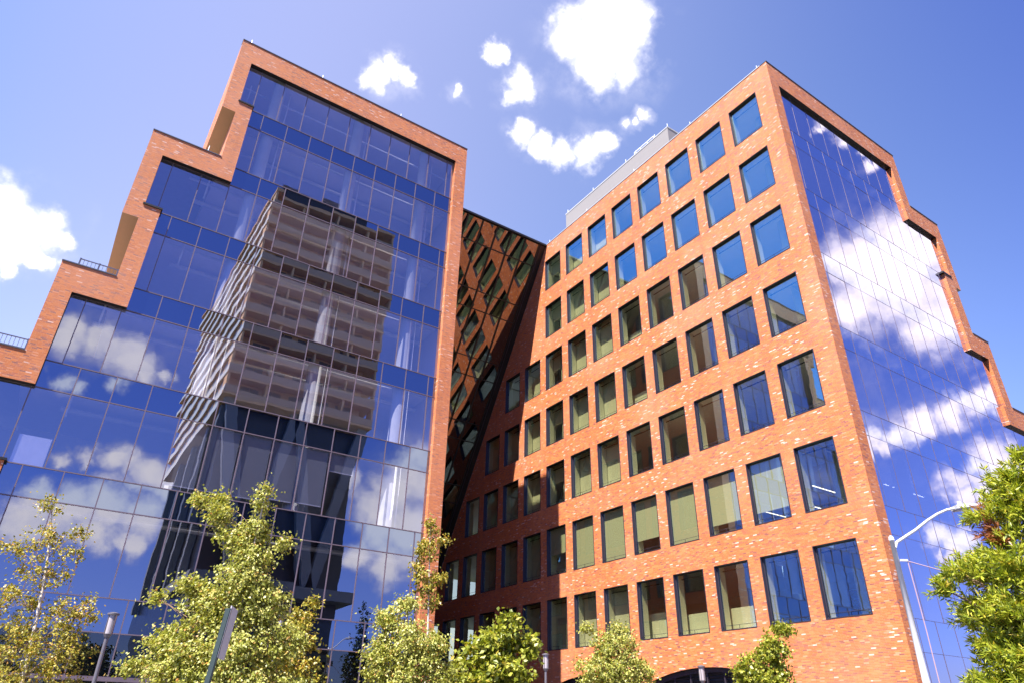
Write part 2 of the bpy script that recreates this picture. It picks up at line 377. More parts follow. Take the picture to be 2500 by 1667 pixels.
BLIND = {(5,1): .8, (5,2): .82, (5,3): 1.0, (5,4): .74, (5,5): 1.0, (5,6): 1.0, (5,7): .55}
rnd = random.Random(5)
def ring(mb, x0, x1, ya, yb, za, zb, t, mat, mat2=None):
    m2 = mat2 or mat
    mb.box(x0, x1, ya, ya+t, za, zb, mat); mb.box(x0, x1, yb-t, yb, za, zb, m2)
    mb.box(x0, x1, ya+t, yb-t, za, za+t, mat); mb.box(x0, x1, ya+t, yb-t, zb-t, zb, mat)
for r in range(7):
    for i in range(NCOL[r]):
        a, b = wy(i); z0, z1 = SILL[r], HEAD[r]
        f = MB(); g = .003
        # outer lining, then a slimmer sash frame round the pane
        x0, x1 = XA-.012, XA+.28; t = .04
        f.box(x0, x1, a+g, a+t, z0+g, z1-g, 'jamb_metal'); f.box(x0, x1, b-t, b-g, z0+g, z1-g, 'jamb_metal')
        f.box(x0, x1, a+t, b-t, z1-t, z1-g, 'dark_metal'); f.box(x0, x1, a+t, b-t, z0+g, z0+t, 'jamb_metal')
        f.box(XA+.11, XA+.19, b-t-.04, b-t, z0+t, z1-t, 'jamb_metal')
        f.box(XA+.06, XA+.072, a+t, b-t, z0+.20, z0+.215, 'jamb_metal')
        f.box(XA+.06, XA+.072, (a+b)/2-.01, (a+b)/2+.01, z0+t, z0+.2, 'jamb_metal')
        w = f.build('window', bld)
        p_ = MB(); tz = rnd.uniform(-.004, .004); ty = rnd.uniform(-.004, .004); xp = XA+.15
        p_.quad((xp-ty-tz, a+t, z0+t), (xp+ty-tz, b-t, z0+t), (xp+ty+tz, b-t, z1-t), (xp-ty+tz, a+t, z1-t), 'window_glass')
        p_.build('pane', w)
        iv = MB()                                                   # plastered inner reveal seen through the pane
        for (ya, yb) in ((b-t, b-t+.05),): iv.box(XA+.285, XA+.66, ya, yb, z0, z1, 'inner_wall')
        iv.box(XA+.285, XA+.66, a+t-.05, a+t, z0, z1, 'inner_wall'); iv.box(XA+.285, XA+.66, a+t-.05, b-t+.05, z0-.03, z0, 'inner_wall')
        iv.build('inner_reveal', w)
        if (r, i) in BLIND:
            k = BLIND[(r, i)]; bl = MB(); zb = z1-t-(z1-z0-2*t)*k
            bl.box(XA+.26, XA+.27, a+.045, b-.045, zb, z1, 'blind'); bl.box(XA+.25, XA+.275, a+.045, b-.045, zb-.04, zb, 'pipe')
            bl.build('blind', w)

# flank of the left wing (seen in the courtyard windows' reflections)
mb = MB()
def ly(i): return 32.0 + WP*i, 32.0 + WP*i + 1.955
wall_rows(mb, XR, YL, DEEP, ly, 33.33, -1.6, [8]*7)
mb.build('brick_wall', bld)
mb = MB()
for r in range(7):
    for i in range(8):
        a, b = ly(i); 
        ring(mb, XR-.3, XR+.01, a+.003, b-.003, SILL[r]+.003, HEAD[r]-.003, .07, 'jamb_metal')
        mb.quad((XR-.25, a+.05, SILL[r]+.05), (XR-.25, b-.05, SILL[r]+.05), (XR-.25, b-.05, HEAD[r]-.05), (XR-.25, a+.05, HEAD[r]-.05), 'window_glass')
tag(mb.build('flank_window', bld), kind='stuff')

# ---- curtain walls ----
def curtain(name, rects, yg, off_even, pitch, vis, spa, seed, mw_, mbars='mullion'):
    rn = random.Random(seed); pr_ = .03 if mw_ > .01 else .009
    gl = MB(); sps = []; ml = MB()
    tops = [33.0] + ZK + [-1.6]
    def panel(mbx, x0, x1, z0, z1, mat):
        ax = rn.uniform(-.0034, .0034); azt = rn.uniform(-.0034, .0034); hx = (x1-x0)/2; hz = (z1-z0)/2
        mbx.quad((x0, yg-ax*hx-azt*hz, z0), (x1, yg+ax*hx-azt*hz, z0), (x1, yg+ax*hx+azt*hz, z1), (x0, yg-ax*hx+azt*hz, z1), mat)
    for k in range(len(tops)-1):
        zt, zb = tops[k], tops[k+1]; sp = MB(); sps.append(sp)
        off = off_even + (0 if k % 2 == 0 else -pitch/2)
        bands = [(zt-SP, zt, True), (zb, zt-SP, False)] if k > 0 else [(zb, zt, False)]
        if k == len(tops)-2: bands = [(zt-SP, zt, True), (1.2, zt-SP, False), (-1.6, 1.2, True)]
        for (z0, z1, span) in bands:
            for (rx0, rx1, rz0, rz1) in rects:
                a, b = max(z0, rz0), min(z1, rz1)
                if b-a < .05: continue
                n0 = math.floor((rx0-off)/pitch)
                x = off + n0*pitch
                while x < rx1-.01:
                    xa, xb = max(x, rx0), min(x+pitch, rx1)
                    if xb-xa > .02:
                        panel(sp if span else gl, xa, xb, a, b, 'storefront' if b < 2.7 and yg > 20 else (spa if span else vis))
                        if x > rx0+.02: ml.box(x-mw_, x+mw_, yg-pr_, yg+.05, a, b, mbars)
                    x += pitch
                if abs(b-z1) < .01 and z1 < rz1+.01: ml.box(rx0, rx1, yg-pr_+.002, yg+.045, z1-mw_, z1+mw_, mbars)
    g = gl.build('curtain_wall', bld)
    for sp in sps:
        if sp.v: sp.build('spandrel_glass', g)
    ml.build('mullion_grid', g)
    return g
LRECT = [(1.7, 14.83, 28.85, 31.87), (2.4, 14.83, 23.5, 28.85), (-.8, 14.83, 20.48, 23.5), (-.1, 14.83, 15.13, 20.48), (-2.16, 14.83, 10.97, 15.13),
         (-4.4, 14.83, 7.97, 10.97), (-2.16, 14.83, -1.6, 7.97)]
curtain('curtain', LRECT, YL+REC-.03, 1.07, 1.33, 'vision', 'spandrel', 3, .02)
BRECT = [(26.92, 38.3, 27.7, 31.92), (26.92, 41.55, 24.65, 27.7), (26.92, 40.78, 19.33, 24.65), (26.92, 42.84, 16.28, 19.33), (26.92, 42.5, 15.13, 16.28), (26.92, 46, -1.6, 15.13)]
curtain('curtain', BRECT, YB+RECB-.03, 28.15, 1.36, 'vision_b', 'spandrel_b', 9, .0075, 'mullion_pale')

# ---- sloped dark glass between the wings ----
SL = 1.62
def sy(z): return 35.12 + (33.4-z)/SL
s0 = MB(); ztops = [33.38, 31.78] + [28.9, 27.7, 24.7, 23.5, 20.5, 19.3, 16.3, 15.1, 12.1, 10.9, 8, 6.8, 3.8, 2.6, -1.6]
rn = random.Random(11); nrm = Vector((0, -SL, -1)).normalized()
xg = [XR] + [20.34+1.31*k for k in range(-3, 5)]
for i in range(len(xg)-1):
    for j in range(len(ztops)-1):
        ax = rn.uniform(-.003, .003); bz = rn.uniform(-.003, .003)
        c4 = []
        for (x, z, sgx, sgz) in ((xg[i], ztops[j+1], -1, -1), (xg[i+1], ztops[j+1], 1, -1), (xg[i+1], ztops[j], 1, 1), (xg[i], ztops[j], -1, 1)):
            d = ax*sgx*.65 + bz*sgz*1.0; c4.append((x, sy(z)+d, z))
        s0.quad(*c4, 'sloped_glass')
so = s0.build('sloped_glass_wall', bld)
gb = MB()
for x in xg[1:]: gb.obox((x, sy(33.38)-.03, 33.38), (x, sy(-1.6)-.03, -1.6), .10, .10, 'dark_metal', nrm)
for z in ztops[1:-1]: gb.obox((XR, sy(z)-.03, z), (25.6, sy(z)-.03, z), .08, .10, 'dark_metal', nrm)
gb.build('glazing_bars', so)
eb = MB()
eb.quad((25.58, sy(33.38)-.05, 33.38), (26.165, sy(33.38)-.05, 33.38), (26.165, sy(-1.6)-.05, -1.6), (25.58, sy(-1.6)-.05, -1.6), 'dark_metal')
eb.obox((25.72, sy(33.3)-.08, 33.3), (25.72, sy(-1.6)-.08, -1.6), .03, .06, 'jamb_metal', nrm)
eb.box(XR, 26.16, 34.95, 35.4, 33.30, 33.46, 'dark_metal')
eb.box(XR, 26.16, 35.35, 35.5, 33.2, 33.44, 'coping')
eb.build('edge_trim', bld)
mb = MB(); mb.quad((XR, 35.2, 33.35), (26.16, 35.2, 33.35), (26.16, DEEP, 33.35), (XR, DEEP, 33.35), 'roof'); mb.build('roof_deck', bld)

# ---- roof plant house and lightning rods ----
mb = MB(); mb.box(29, 40, 23.84, 35.95, 33.3, 38.55, 'penthouse')
mb.box(28.97, 40.03, 23.80, 35.98, 38.553, 38.66, 'pale_coping')
ph = mb.build('plant_house', bld)
mb = MB(); mb.box(29.06, 29.1, 25.3, 27.4, 38.95, 39.0, 'spike')
for y in (25.3, 26, 26.7, 27.4): mb.box(29.06, 29.1, y-.02, y+.02, 38.6, 39.0, 'spike')
mb.build('roof_rail', ph)
mb = MB(); mb.box(-4, 14.83, YL-.12, YL+.2, 1.06, 1.18, 'mullion'); mb.build('base_ledge', bld)
def rod(x, y, z, h=.55): 
    m_ = MB(); m_.tube([(x, y, z), (x, y, z+h)], [.035, .022], 'spike', 6); m_.build('lightning_rod', bld)
for x in (1.42, 5.65, 10.85): rod(x, 29.95, 33.4, .6)
rod(1.0, 29.9, 24.8, .6)
for y in (14.65, 19.87, 25.08, 30.25, 34.9): rod(26.42, y, 33.45, .55)
for y in (23.98, 25.3, 27.35, 28.5, 32.5, 35.9): rod(29.2, y, 38.6, .6)

# ---- interiors ----
mb = MB()
for z in ZK:
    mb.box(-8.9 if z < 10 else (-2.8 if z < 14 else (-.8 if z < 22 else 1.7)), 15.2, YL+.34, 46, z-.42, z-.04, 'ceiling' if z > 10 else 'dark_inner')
mb.box(1.7, 15.2, YL+.34, 46, 32.05, 32.5, 'ceiling')
mb.build('floor_slab', bld)
mb = MB()
for (xa, za, zb) in ((-8.9, 8.2, 11.5), (-2.7, 11.5, 15.9), (-.8, 15.9, 19.8), (-.8, 19.8, 24.0), (1.7, 24.0, 32.5)):
    mb.quad((xa, 37.5, za), (15.3, 37.5, za), (15.3, 37.5, zb), (xa, 37.5, zb), 'inner_wall')
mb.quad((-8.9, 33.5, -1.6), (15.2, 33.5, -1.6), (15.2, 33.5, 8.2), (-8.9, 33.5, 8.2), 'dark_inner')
mb.quad((15.25, YL+.5, -1.6), (15.25, DEEP, -1.6), (15.25, DEEP, 32.5), (15.25, YL+.5, 32.5), 'ceiling')
mb.build('inner_wall', bld)
for x in (3.57, 8.43, 12.97):
    ztop = 16.2 if x < 0 else 32
    m_ = MB(); m_.tube([(x, 30.36, 8.0), (x, 30.36, ztop)], .34, 'concrete', 20); m_.build('concrete_column', bld, smooth=True)
    m_ = MB(); m_.tube([(x+.68, 30.7, 8.0), (x+.68, 30.7, ztop)], .045, 'pipe', 8); m_.build('drain_pipe', bld, smooth=True)
for k, z in enumerate([32.05] + ZK[:6]):
    m_ = MB(); zz = z - .42 - .35
    xl = (1.2, 1.2, .6, .4, -1.8, -1.8, -4)[k]
    m_.tube([(xl, 31.0, zz), (15.0, 31.0, zz)], .07, 'pipe', 8); m_.tube([(xl+.6, 32.6, zz-.1), (15.0, 32.6, zz-.1)], .12, 'pipe', 8)
    m_.tube([(xl+.9, 30.6, zz), (xl+.9, 30.6, zz-.8), (xl+.9, 31.0, zz-.9)], .05, 'pipe', 6)
    m_.build('ceiling_pipe', bld, smooth=True)
    if k in (1, 2, 5): 
        m_ = MB(); m_.box(13.2, 15.1, 30.7, 30.8, zz+.0, zz+.08, 'pipe'); m_.build('cable_tray', bld)
for (x0, x1, z0, z1, mt) in ((-2.05, -1.0, 8.0, 9.1, 'pipe'), (4.4, 5.65, 8.2, 10.95, 'blind_grey'), (5.75, 7.0, 8.2, 10.95, 'blind_grey'), (7.1, 8.3, 8.35, 10.95, 'blind_grey'), (8.45, 9.65, 8.4, 10.95, 'blind_grey'), (9.75, 10.95, 10.1, 10.95, 'blind_grey'), (3.1, 4.3, 8.2, 10.95, 'blind_grey')):
    m_ = MB(); m_.box(x0, x1, YL+.36, YL+.38, z0, z1, mt); m_.box(x0, x1, YL+.35, YL+.395, z0-.04, z0, 'pipe'); m_.build('roller_blind', bld)
mb = MB()
for z in ZK: mb.box(XA+.45, 38 if z > 20 else 41, YB+.6, 57.5, z-.45, z-.05, 'ceiling')
mb.box(XA+.45, 38, YB+.6, 57.5, 32.1, 32.6, 'ceiling')
mb.build('floor_slab', bld)
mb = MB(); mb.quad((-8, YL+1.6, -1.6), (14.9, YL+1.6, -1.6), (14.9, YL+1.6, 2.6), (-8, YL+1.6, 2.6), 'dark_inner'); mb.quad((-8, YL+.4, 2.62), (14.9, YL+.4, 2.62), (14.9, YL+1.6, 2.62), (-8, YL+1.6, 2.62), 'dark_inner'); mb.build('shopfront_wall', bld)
rq = random.Random(8)
for r in range(7):                                                 # sprinkler and duct runs under the exposed ceilings of the courtyard rooms
    zz = HEAD[r]-.18
    m_ = MB(); m_.tube([(XA+.55, 15, zz), (XA+.55, 40, zz)], .03, 'jamb_metal', 6)
    for k in range(9):
        y = 15.6+2.617*k+rq.uniform(-.3, .3); m_.tube([(XA+.55, y, zz), (XA+2.5, y+.3, zz+.02)], .022, 'pipe', 6)
    m_.build('sprinkler_pipe', bld)
mb = MB()
mb.quad((38.0, YB+9, -1.6), (38.0, 57, -1.6), (38.0, 57, 32.3), (38.0, YB+9, 32.3), 'inner_wall')
for r in range(7):                                                 # plastered partition close behind the glass of the inner bays
    za, zb = (ZK[r]-.04, ZK[r-1]-.45 if r else 32.1)
    ya, yb = wy(5)[0]-.33, wy(8)[1]
    mb.box(XA+.72, XA+.8, ya, wy(7)[0]+1.05, za, zb, 'inner_wall'); mb.box(XA+.72, XA+.8, wy(7)[0]+1.05, wy(7)[1], za+2.0, zb, 'inner_wall')
    mb.box(XA+.72, XA+.8, wy(7)[1], yb+(6 if r > 2 else 0), za, zb, 'inner_wall')
    if r in (1, 2, 3, 6): mb.box(XA+1.0, XA+1.08, wy(4)[0]-.3, ya, za, za+1.5, 'inner_wall')
    if r == 6: mb.box(XA+.9, XA+1.0, wy(2)[0], wy(4)[0]-.3, za, za+1.2, 'inner_wall')
mb.build('inner_wall', bld)
for x, y in ((28.3, 16.2), (33.5, 16.2), (38.2, 16.2), (28.2, 21.5), (28.2, 26.7)):
    m_ = MB(); m_.tube([(x, y, -1.6), (x, y, 32 if x < 35 else 27)], .36, 'concrete', 16); m_.build('concrete_column', bld, smooth=True)
for (a, b) in (((34.2, 17.4, 11.0), (34.6, 17.4, 11.0)), ((35.0, 17.4, 11.0), (36.2, 17.4, 11.0)), ((36.65, 17.4, 11.0), (37.9, 17.4, 11.0)), ((31.6, 19.7, 11.0), (34.6, 19.7, 11.0)), ((34.4, 21.95, 11.0), (36.2, 21.95, 11.0)), ((32.9, 24.25, 11.0), (35.8, 24.25, 11.0))):
    m_ = MB(); m_.obox(a, b, .045, .03, 'lamp_on'); m_.build('ceiling_light', bld)

# ================================================================== STREET, TREES, TOWER
def struct(mb, name): 
    o = mb.build(name); o['kind'] = 'structure'; return o
M['asphalt'] = simple('asphalt', (0.055, 0.055, 0.058), 0.9, 0, 0.25, 2)
M['paving'] = simple('paving', (0.14, 0.135, 0.125), 0.85, 0, 0.15, 1.2)
M['soil'] = simple('soil', (0.07, 0.08, 0.03), 0.95, 0, 0.4, 0.8)
M['line'] = simple('line', (0.75, 0.75, 0.72), 0.7)
mb = MB(); mb.quad((-1500, -1500, -1.75), (1500, -1500, -1.75), (1500, 1500, -1.75), (-1500, 1500, -1.75), 'soil'); struct(mb, 'ground')
mb = MB(); mb.quad((-400, -9, -1.74), (400, -9, -1.74), (400, 2.0, -1.74), (-400, 2.0, -1.74), 'asphalt'); struct(mb, 'road')
mb = MB()
for k in range(-40, 40): mb.quad((k*6, -3.6, -1.735), (k*6+3, -3.6, -1.735), (k*6+3, -3.45, -1.735), (k*6, -3.45, -1.735), 'line')
struct(mb, 'road_marking')
mb = MB(); mb.box(-400, 400, 2.0, 29.0, -1.9, -1.605, 'paving'); struct(mb, 'pavement')
mb = MB(); mb.box(-400, 400, -13, -9, -1.9, -1.605, 'paving'); struct(mb, 'pavement')

# ---- apartment tower across the street, mirrored in the glass front ----
TX0, TX1, TY0, TY1 = 13.0, 33.0, -71.0, -25.4
tw = thing('apartment_tower', (23, -45, 0), 'tall beige apartment tower with stacked balconies, mirrored in the glass front of the office building', 'tower')
mb = MB(); mb.box(TX0+.3, TX1-1.6, TY0+1.6, TY1-1.8, 36, 66, 'tower_wall'); mb.build('wall', tw)
FH = 3.02
win = MB(); rl = MB(); slb = MB(); par = MB()
for k in range(11):
    z = 35.6 + FH*k
    slb.box(TX0, TX1, TY0, TY1, z, z+.3, 'tower_slab'); rl.box(TX0-.04, TX0, TY0, TY1-.2, z-.02, z+.36, 'tower_white')
    # front: window bays and piers behind the balcony
    x = TX0+2.2; i = 0
    while x < TX1-3.5:
        win.box(x, x+2.3, TY1-1.82, TY1-1.78, z+.4, z+2.7, 'tower_glass'); win.box(x+1.12, x+1.18, TY1-1.8, TY1-1.74, z+.4, z+2.7, 'tower_slab'); x += 3.3 if i % 2 else 2.9; i += 1
    y = TY0+2.5
    while y < TY1-4:
        win.box(TX0+.27, TX0+.32, y, y+2.4, z+.4, z+2.7, 'tower_pane'); y += 3.5
    rl.box(TX0+.05, TX1-.05, TY1-.12, TY1-.06, z+.35, z+1.35, 'tower_rail'); rl.box(TX0+.06, TX0+.12, TY0+.1, TY1-.12, z+.35, z+1.35, 'tower_white')
    for x in (TX0+.1, TX0+5, TX0+10, TX0+15, TX1-.35): par.box(x, x+.28, TY1-1.8, TY1-.2, z+.35, z+FH, 'tower_wall')
slb.box(TX0, TX1, TY0, TY1, 35.6+FH*11, 36.1+FH*11, 'tower_slab')
slb.build('balcony_slab', tw); rl.build('balcony_rail', tw); par.build('party_wall', tw)
wn_ = win.build('window_band', tw)
mb = MB(); mb.box(TX0+1, TX1-5, TY0+4, TY1-1.2, 69.4, 72.0, 'tower_dark'); mb.box(TX0+8, TX1-9, TY0+8, TY1-3, 72, 74.5, 'tower_dark'); mb.build('plant_level', tw)
mb = MB(); mb.box(TX0+1.5, TX1-1.2, TY0+2, TY1-2.5, -1.6, 35.6, 'tower_dark'); mb.build('dark_podium', tw)
mb = MB()
for (xa, xb) in ((TX0+1.2, TX0+5.5), (TX0+9.6, TX0+5.9), (TX0+10, TX0+14.2), (TX1-1, TX0+14.6)):
    mb.obox((xa, TY1-1.2, 35.6), (xb, TY1-1.2, 14.2), 1.3, .8, 'tower_strut', (0, 1, 0))
for y in (TY1-4, TY1-14, TY1-24, TY1-34): mb.obox((TX0+1, y, 35.6), (TX0+1, y-5, 14.2), 1.2, .8, 'tower_strut', (1, 0, 0))
mb.build('raking_column', tw)
mb = MB(); mb.box(TX0+.4, TX1, TY1-16, TY1+.3, 12.9, 14.2, 'tower_strut'); mb.box(TX0+.5, TX1-.5, TY0+1, TY1-1.0, 6.0, 6.8, 'tower_strut'); mb.build('podium_slab', tw)

# ---- trees ----
RT = Vector((0.835, -0.5502, 0)); HD = Vector((0.5502, 0.835, 0))
def leafquad(V, F, p, tip, nrm, ln, wd, fold):
    side = tip.cross(nrm).normalized(); n2 = side.cross(tip).normalized(); k = len(V)
    V += [tuple(p), tuple(p + tip*(ln*.42) + side*(wd*.5) + n2*fold), tuple(p + tip*ln), tuple(p + tip*(ln*.42) - side*(wd*.5) + n2*fold)]
    F += [(k, k+1, k+2), (k, k+2, k+3)]
def unit(rn): 
    while True:
        v = Vector((rn.uniform(-1, 1), rn.uniform(-1, 1), rn.uniform(-1, 1)))
        if .05 < v.length < 1: return v.normalized()
def tree(name, label, cat, base, blobs, n, per, leaf, bark, ln, wd, spread=.16, droop=.6, rad=.07, seed=1, top=None, low=.9, mode='droop', group=None, lean=0.0, brown=None):
    rn = random.Random(seed)
    o = thing(name, (base[0], base[1], 0.0), label, cat, group)
    mb = MB(); B = Vector((base[0], base[1], -1.62))
    top = top or max(b[1]+b[3]*.6 for b in blobs)
    ut = max(blobs, key=lambda b: b[1])[0]
    def trunk(z):                                                    # centre line of the trunk, gently bent
        t = max(0, min(1, z/top)); return B + RT*(ut*t**1.6 + .05*math.sin(4*t+seed)) + HD*(.06*math.sin(5*t+2*seed)) + Vector((0, 0, z))
    zs = [top*i/9 for i in range(10)]
    mb.tube([trunk(z) for z in zs], [max(.008, rad*(1-.86*(z/top))) for z in zs], bark, 8)
    wts = [b[2]*b[3]+.01 for b in blobs]; tot = sum(wts)
    V = []; F = []; BV = []; BF = []
    for bi, b in enumerate(blobs):
        cnt = max(4, round(n*wts[bi]/tot)); u0, z0, ru, rz = b[:4]; rv = (ru+rz)*.62
        cen = B + RT*u0 + Vector((0, 0, z0+.02))
        zc = max(low*.6, min(top*.97, z0-.5*abs(u0-ut*(z0/top)**1.6)-.15)); t0 = trunk(zc)
        mid = t0.lerp(cen, .5) + Vector((0, 0, .08)); br = max(.006, rad*.30*(1-.8*zc/top))
        mb.tube([t0, mid, cen], [br, br*.7, br*.35], 'twig', 5, False)
        for c in range(cnt):
            while True:
                q = Vector((rn.uniform(-1, 1), rn.uniform(-1, 1), rn.uniform(-1, 1)))
                if q.length < 1: break
            q = q*(.55+.45*q.length)
            P = cen + RT*(q.x*ru) + HD*(q.y*rv) + Vector((0, 0, q.z*rz))
            st = cen.lerp(t0, rn.random()*.45)
            if c % 2 == 0: mb.tube([st, st.lerp(P, .55)+Vector((0, 0, .03)), P], [br*.4, br*.25, .002], 'twig', 3, False)
            outw = (P-trunk(min(top, max(.2, P.z-B.z))))
            outw = outw.normalized() if outw.length > .01 else unit(rn)
            k = per*rn.uniform(.45, 1.4)
            isb = brown and (P-(B+RT*brown[0]+Vector((0, 0, brown[1])))).length < brown[2]
            if mode == 'twig':                                      # slender leaves set along short outward twigs
                d = (outw*.6 + unit(rn)*.6 + Vector((0, 0, .3))).normalized(); tl = rn.uniform(.16, .34)
                for j in range(int(k)):
                    s = rn.random(); p = P + d*(tl*(s-.25)) + unit(rn)*.012
                    tip = (d*.75 + unit(rn)*.75).normalized()
                    VV, FF = (BV, BF) if isb else (V, F)
                    leafquad(VV, FF, p, tip, unit(rn), ln*rn.uniform(.6, 1.2), wd*rn.uniform(.8, 1.2), rn.uniform(-.1, .1)*wd)
            else:
                for j in range(int(k)):
                    g = unit(rn)*abs(rn.gauss(0, spread)); p = P + Vector((g.x, g.y, g.z*.8))
                    tip = (outw*.5 + unit(rn)*.8 + Vector((0, 0, -droop))).normalized()
                    nr = (unit(rn)*.8 + outw*.5 + Vector((0, 0, .5))).normalized()
                    leafquad(V, F, p, tip, nr, ln*rn.uniform(.6, 1.15), wd*rn.uniform(.7, 1.15), rn.uniform(-.12, .12)*wd)
    tr = mb.build('trunk', o, smooth=True)
    def leafmesh(nm, V, F, mat):
        me = bpy.data.meshes.new(nm); oo = wloc(o)
        me.from_pydata([(v[0]-oo.x, v[1]-oo.y, v[2]+H-oo.z) for v in V], [], F); me.materials.append(M[mat]); me.update()
        c = bpy.data.objects.new(nm, me); COL.objects.link(c); c.parent = o; return c
    leafmesh('crown', V, F, leaf)
    if BV: leafmesh('dry_leaves', BV, BF, 'brown_leaf')
    return o
T1 = (0.56,17.59,[(-0.96, 5.58, 0.19, 0.31), (-0.8, 5.0, 0.49, 0.27), (-0.07, 5.06, 0.26, 0.18), (-1.35, 4.69, 0.39, 0.23), (-0.62, 4.24, 0.63, 0.34), (-0.12, 4.61, 0.3, 0.16), (-0.73, 3.62, 0.71, 0.45), (0.2, 3.48, 0.57, 0.35), (0.59, 3.45, 0.24, 0.14), (-0.42, 2.78, 1.0, 0.6), (0.34, 2.72, 0.58, 0.49), (-0.12, 1.98, 1.18, 0.59)])
T2 = (3.22,13.45,[(-0.02, 5.34, 0.1, 0.29), (-0.03, 4.75, 0.27, 0.21), (-1.18, 5.26, 0.23, 0.13), (-0.73, 4.98, 0.31, 0.19), (-0.83, 5.24, 0.1, 0.2), (-0.32, 4.55, 0.37, 0.25), (0.03, 4.15, 0.41, 0.31), (-0.1, 3.71, 0.64, 0.36), (-1.01, 3.71, 0.29, 0.18), (0.34, 3.37, 0.43, 0.43), (-0.51, 3.22, 0.6, 0.31), (-1.59, 3.5, 0.11, 0.08), (-0.1, 2.69, 0.99, 0.51), (-1.14, 2.8, 0.37, 0.26), (-1.55, 2.39, 0.24, 0.13), (-0.78, 2.29, 0.76, 0.33), (0.34, 1.94, 1.38, 0.46), (0.49, 4.51, 0.1, 0.14), (0.87, 2.84, 0.3, 0.3)])
T2b = (5.15,15.77,[(0.11, 3.89, 0.15, 0.13), (-0.1, 3.54, 0.39, 0.24), (-0.15, 3.05, 0.48, 0.45), (-0.23, 2.49, 0.72, 0.45), (-0.2, 1.88, 0.74, 0.46)])
T3 = (9.25,17.86,[(-0.13, 6.61, 0.15, 0.25), (-0.18, 5.97, 0.32, 0.37), (0.19, 6.23, 0.21, 0.11), (-0.16, 5.06, 0.36, 0.41), (-0.43, 5.45, 0.18, 0.21), (0.23, 5.2, 0.16, 0.16), (0.05, 4.53, 0.2, 0.2), (-0.02, 3.28, 0.29, 0.34)])
T4 = (7.11,14.48,[(-0.21, 3.93, 0.25, 0.2), (-0.49, 3.58, 0.42, 0.29), (-0.04, 3.18, 0.69, 0.43), (-0.64, 2.92, 0.38, 0.34), (0.5, 3.03, 0.29, 0.29), (0.01, 2.54, 0.97, 0.45), (-0.01, 1.93, 0.99, 0.45)])
T5 = (9.15,14.33,[(0.29, 3.74, 0.21, 0.15), (0.22, 3.32, 0.61, 0.36), (-0.21, 3.05, 0.53, 0.34), (0.75, 3.14, 0.17, 0.21), (-0.06, 2.55, 1.02, 0.46), (-0.04, 1.99, 1.14, 0.47)])
T6 = (14.75,16.63,[(0.28, 4.24, 0.27, 0.2), (0.07, 3.78, 0.67, 0.4), (-0.69, 4.17, 0.22, 0.12), (-0.06, 3.12, 0.99, 0.57), (-0.01, 2.37, 1.11, 0.74), (0.75, 3.03, 0.47, 0.35)])
T7 = (16.71,12.94,[(0.67, 4.03, 0.31, 0.17), (0.3, 3.51, 0.5, 0.36), (0.05, 2.96, 0.66, 0.5), (0.01, 2.38, 0.82, 0.59), (-0.54, 2.9, 0.19, 0.19)])
T8 = (11.50,4.40,[(0.75, 5.29, 0.15, 0.11), (0.47, 4.95, 0.27, 0.15), (0.36, 4.56, 0.33, 0.27), (-0.11, 4.43, 0.20, 0.06), (0.05, 4.12, 0.19, 0.15), (-0.09, 3.66, 0.52, 0.29), (-0.67, 3.59, 0.31, 0.06), (-0.97, 3.37, 0.14, 0.06), (-0.29, 3.05, 0.58, 0.31), (-0.35, 2.53, 0.39, 0.35), (-0.40, 2.09, 0.55, 0.31), (0.69, 4.20, 0.36, 0.94), (0.20, 2.85, 0.35, 0.76)])

def under(bl, z0, ru, du=0.0): return bl + [(du, z0, ru, .5), (du, z0-.7, ru*.8, .45)]
G = 'young trees planted in front of the office building'
tree('birch_tree', 'sparse yellowing birch with a thin open top at the left edge of the photo', 'tree', T1[:2], under(T1[2], 1.4, 1.2), 560, 33, 'gold_leaf', 'birch_bark', .062, .048, .13, .5, .06, 11, group=G)
tree('birch_tree', 'tallest, fullest pale green birch, behind the sign post before the glass wing', 'tree', T2[:2], under(T2[2], 1.4, 1.3), 1600, 52, 'birch_leaf', 'birch_bark', .062, .045, .13, .8, .07, 22, group=G)
tree('small_tree', 'small golden tree tucked right behind the fullest birch', 'tree', T2b[:2], under(T2b[2], 1.2, .8, -.2), 330, 38, 'gold_leaf', 'bark', .08, .06, .13, .4, .05, 33, group=G)
tree('birch_tree', 'slender birch with a thin white trunk and narrow tuft before the brick pier', 'tree', T3[:2], T3[2], 150, 28, 'gold_leaf', 'birch_bark', .085, .064, .12, .8, .055, 44, group=G)
tree('birch_tree', 'bushy pale birch at the foot of the brick pier', 'tree', T4[:2], under(T4[2], 1.3, .9), 860, 46, 'birch_leaf', 'birch_bark', .064, .047, .13, .7, .05, 55, group=G)
tree('linden_tree', 'round broad leaved green tree in front of the shaded courtyard corner', 'tree', T5[:2], under(T5[2], 1.3, 1.0), 600, 26, 'linden_leaf', 'bark', .125, .105, .15, .3, .06, 66, group=G)
tree('birch_tree', 'feathery pale birch in front of the lower brick windows between two arches', 'tree', T6[:2], T6[2], 640, 34, 'birch_leaf', 'birch_bark', .08, .058, .14, .6, .05, 77, group=G)
tree('small_tree', 'small yellow green tree with a loose top, right of the arch on the brick wall', 'tree', T7[:2], T7[2], 380, 30, 'linden_leaf', 'bark', .095, .075, .14, .4, .05, 88, group=G)
tree('willow_oak', 'large willow oak with narrow bright green leaves at the right edge', 'tree', (T8[0], T8[1]), T8[2], 1400, 32, 'oak_leaf', 'bark', .122, .023, .1, 0, .11, 99, mode='twig', group=G, brown=(-.02, 4.25, .2))
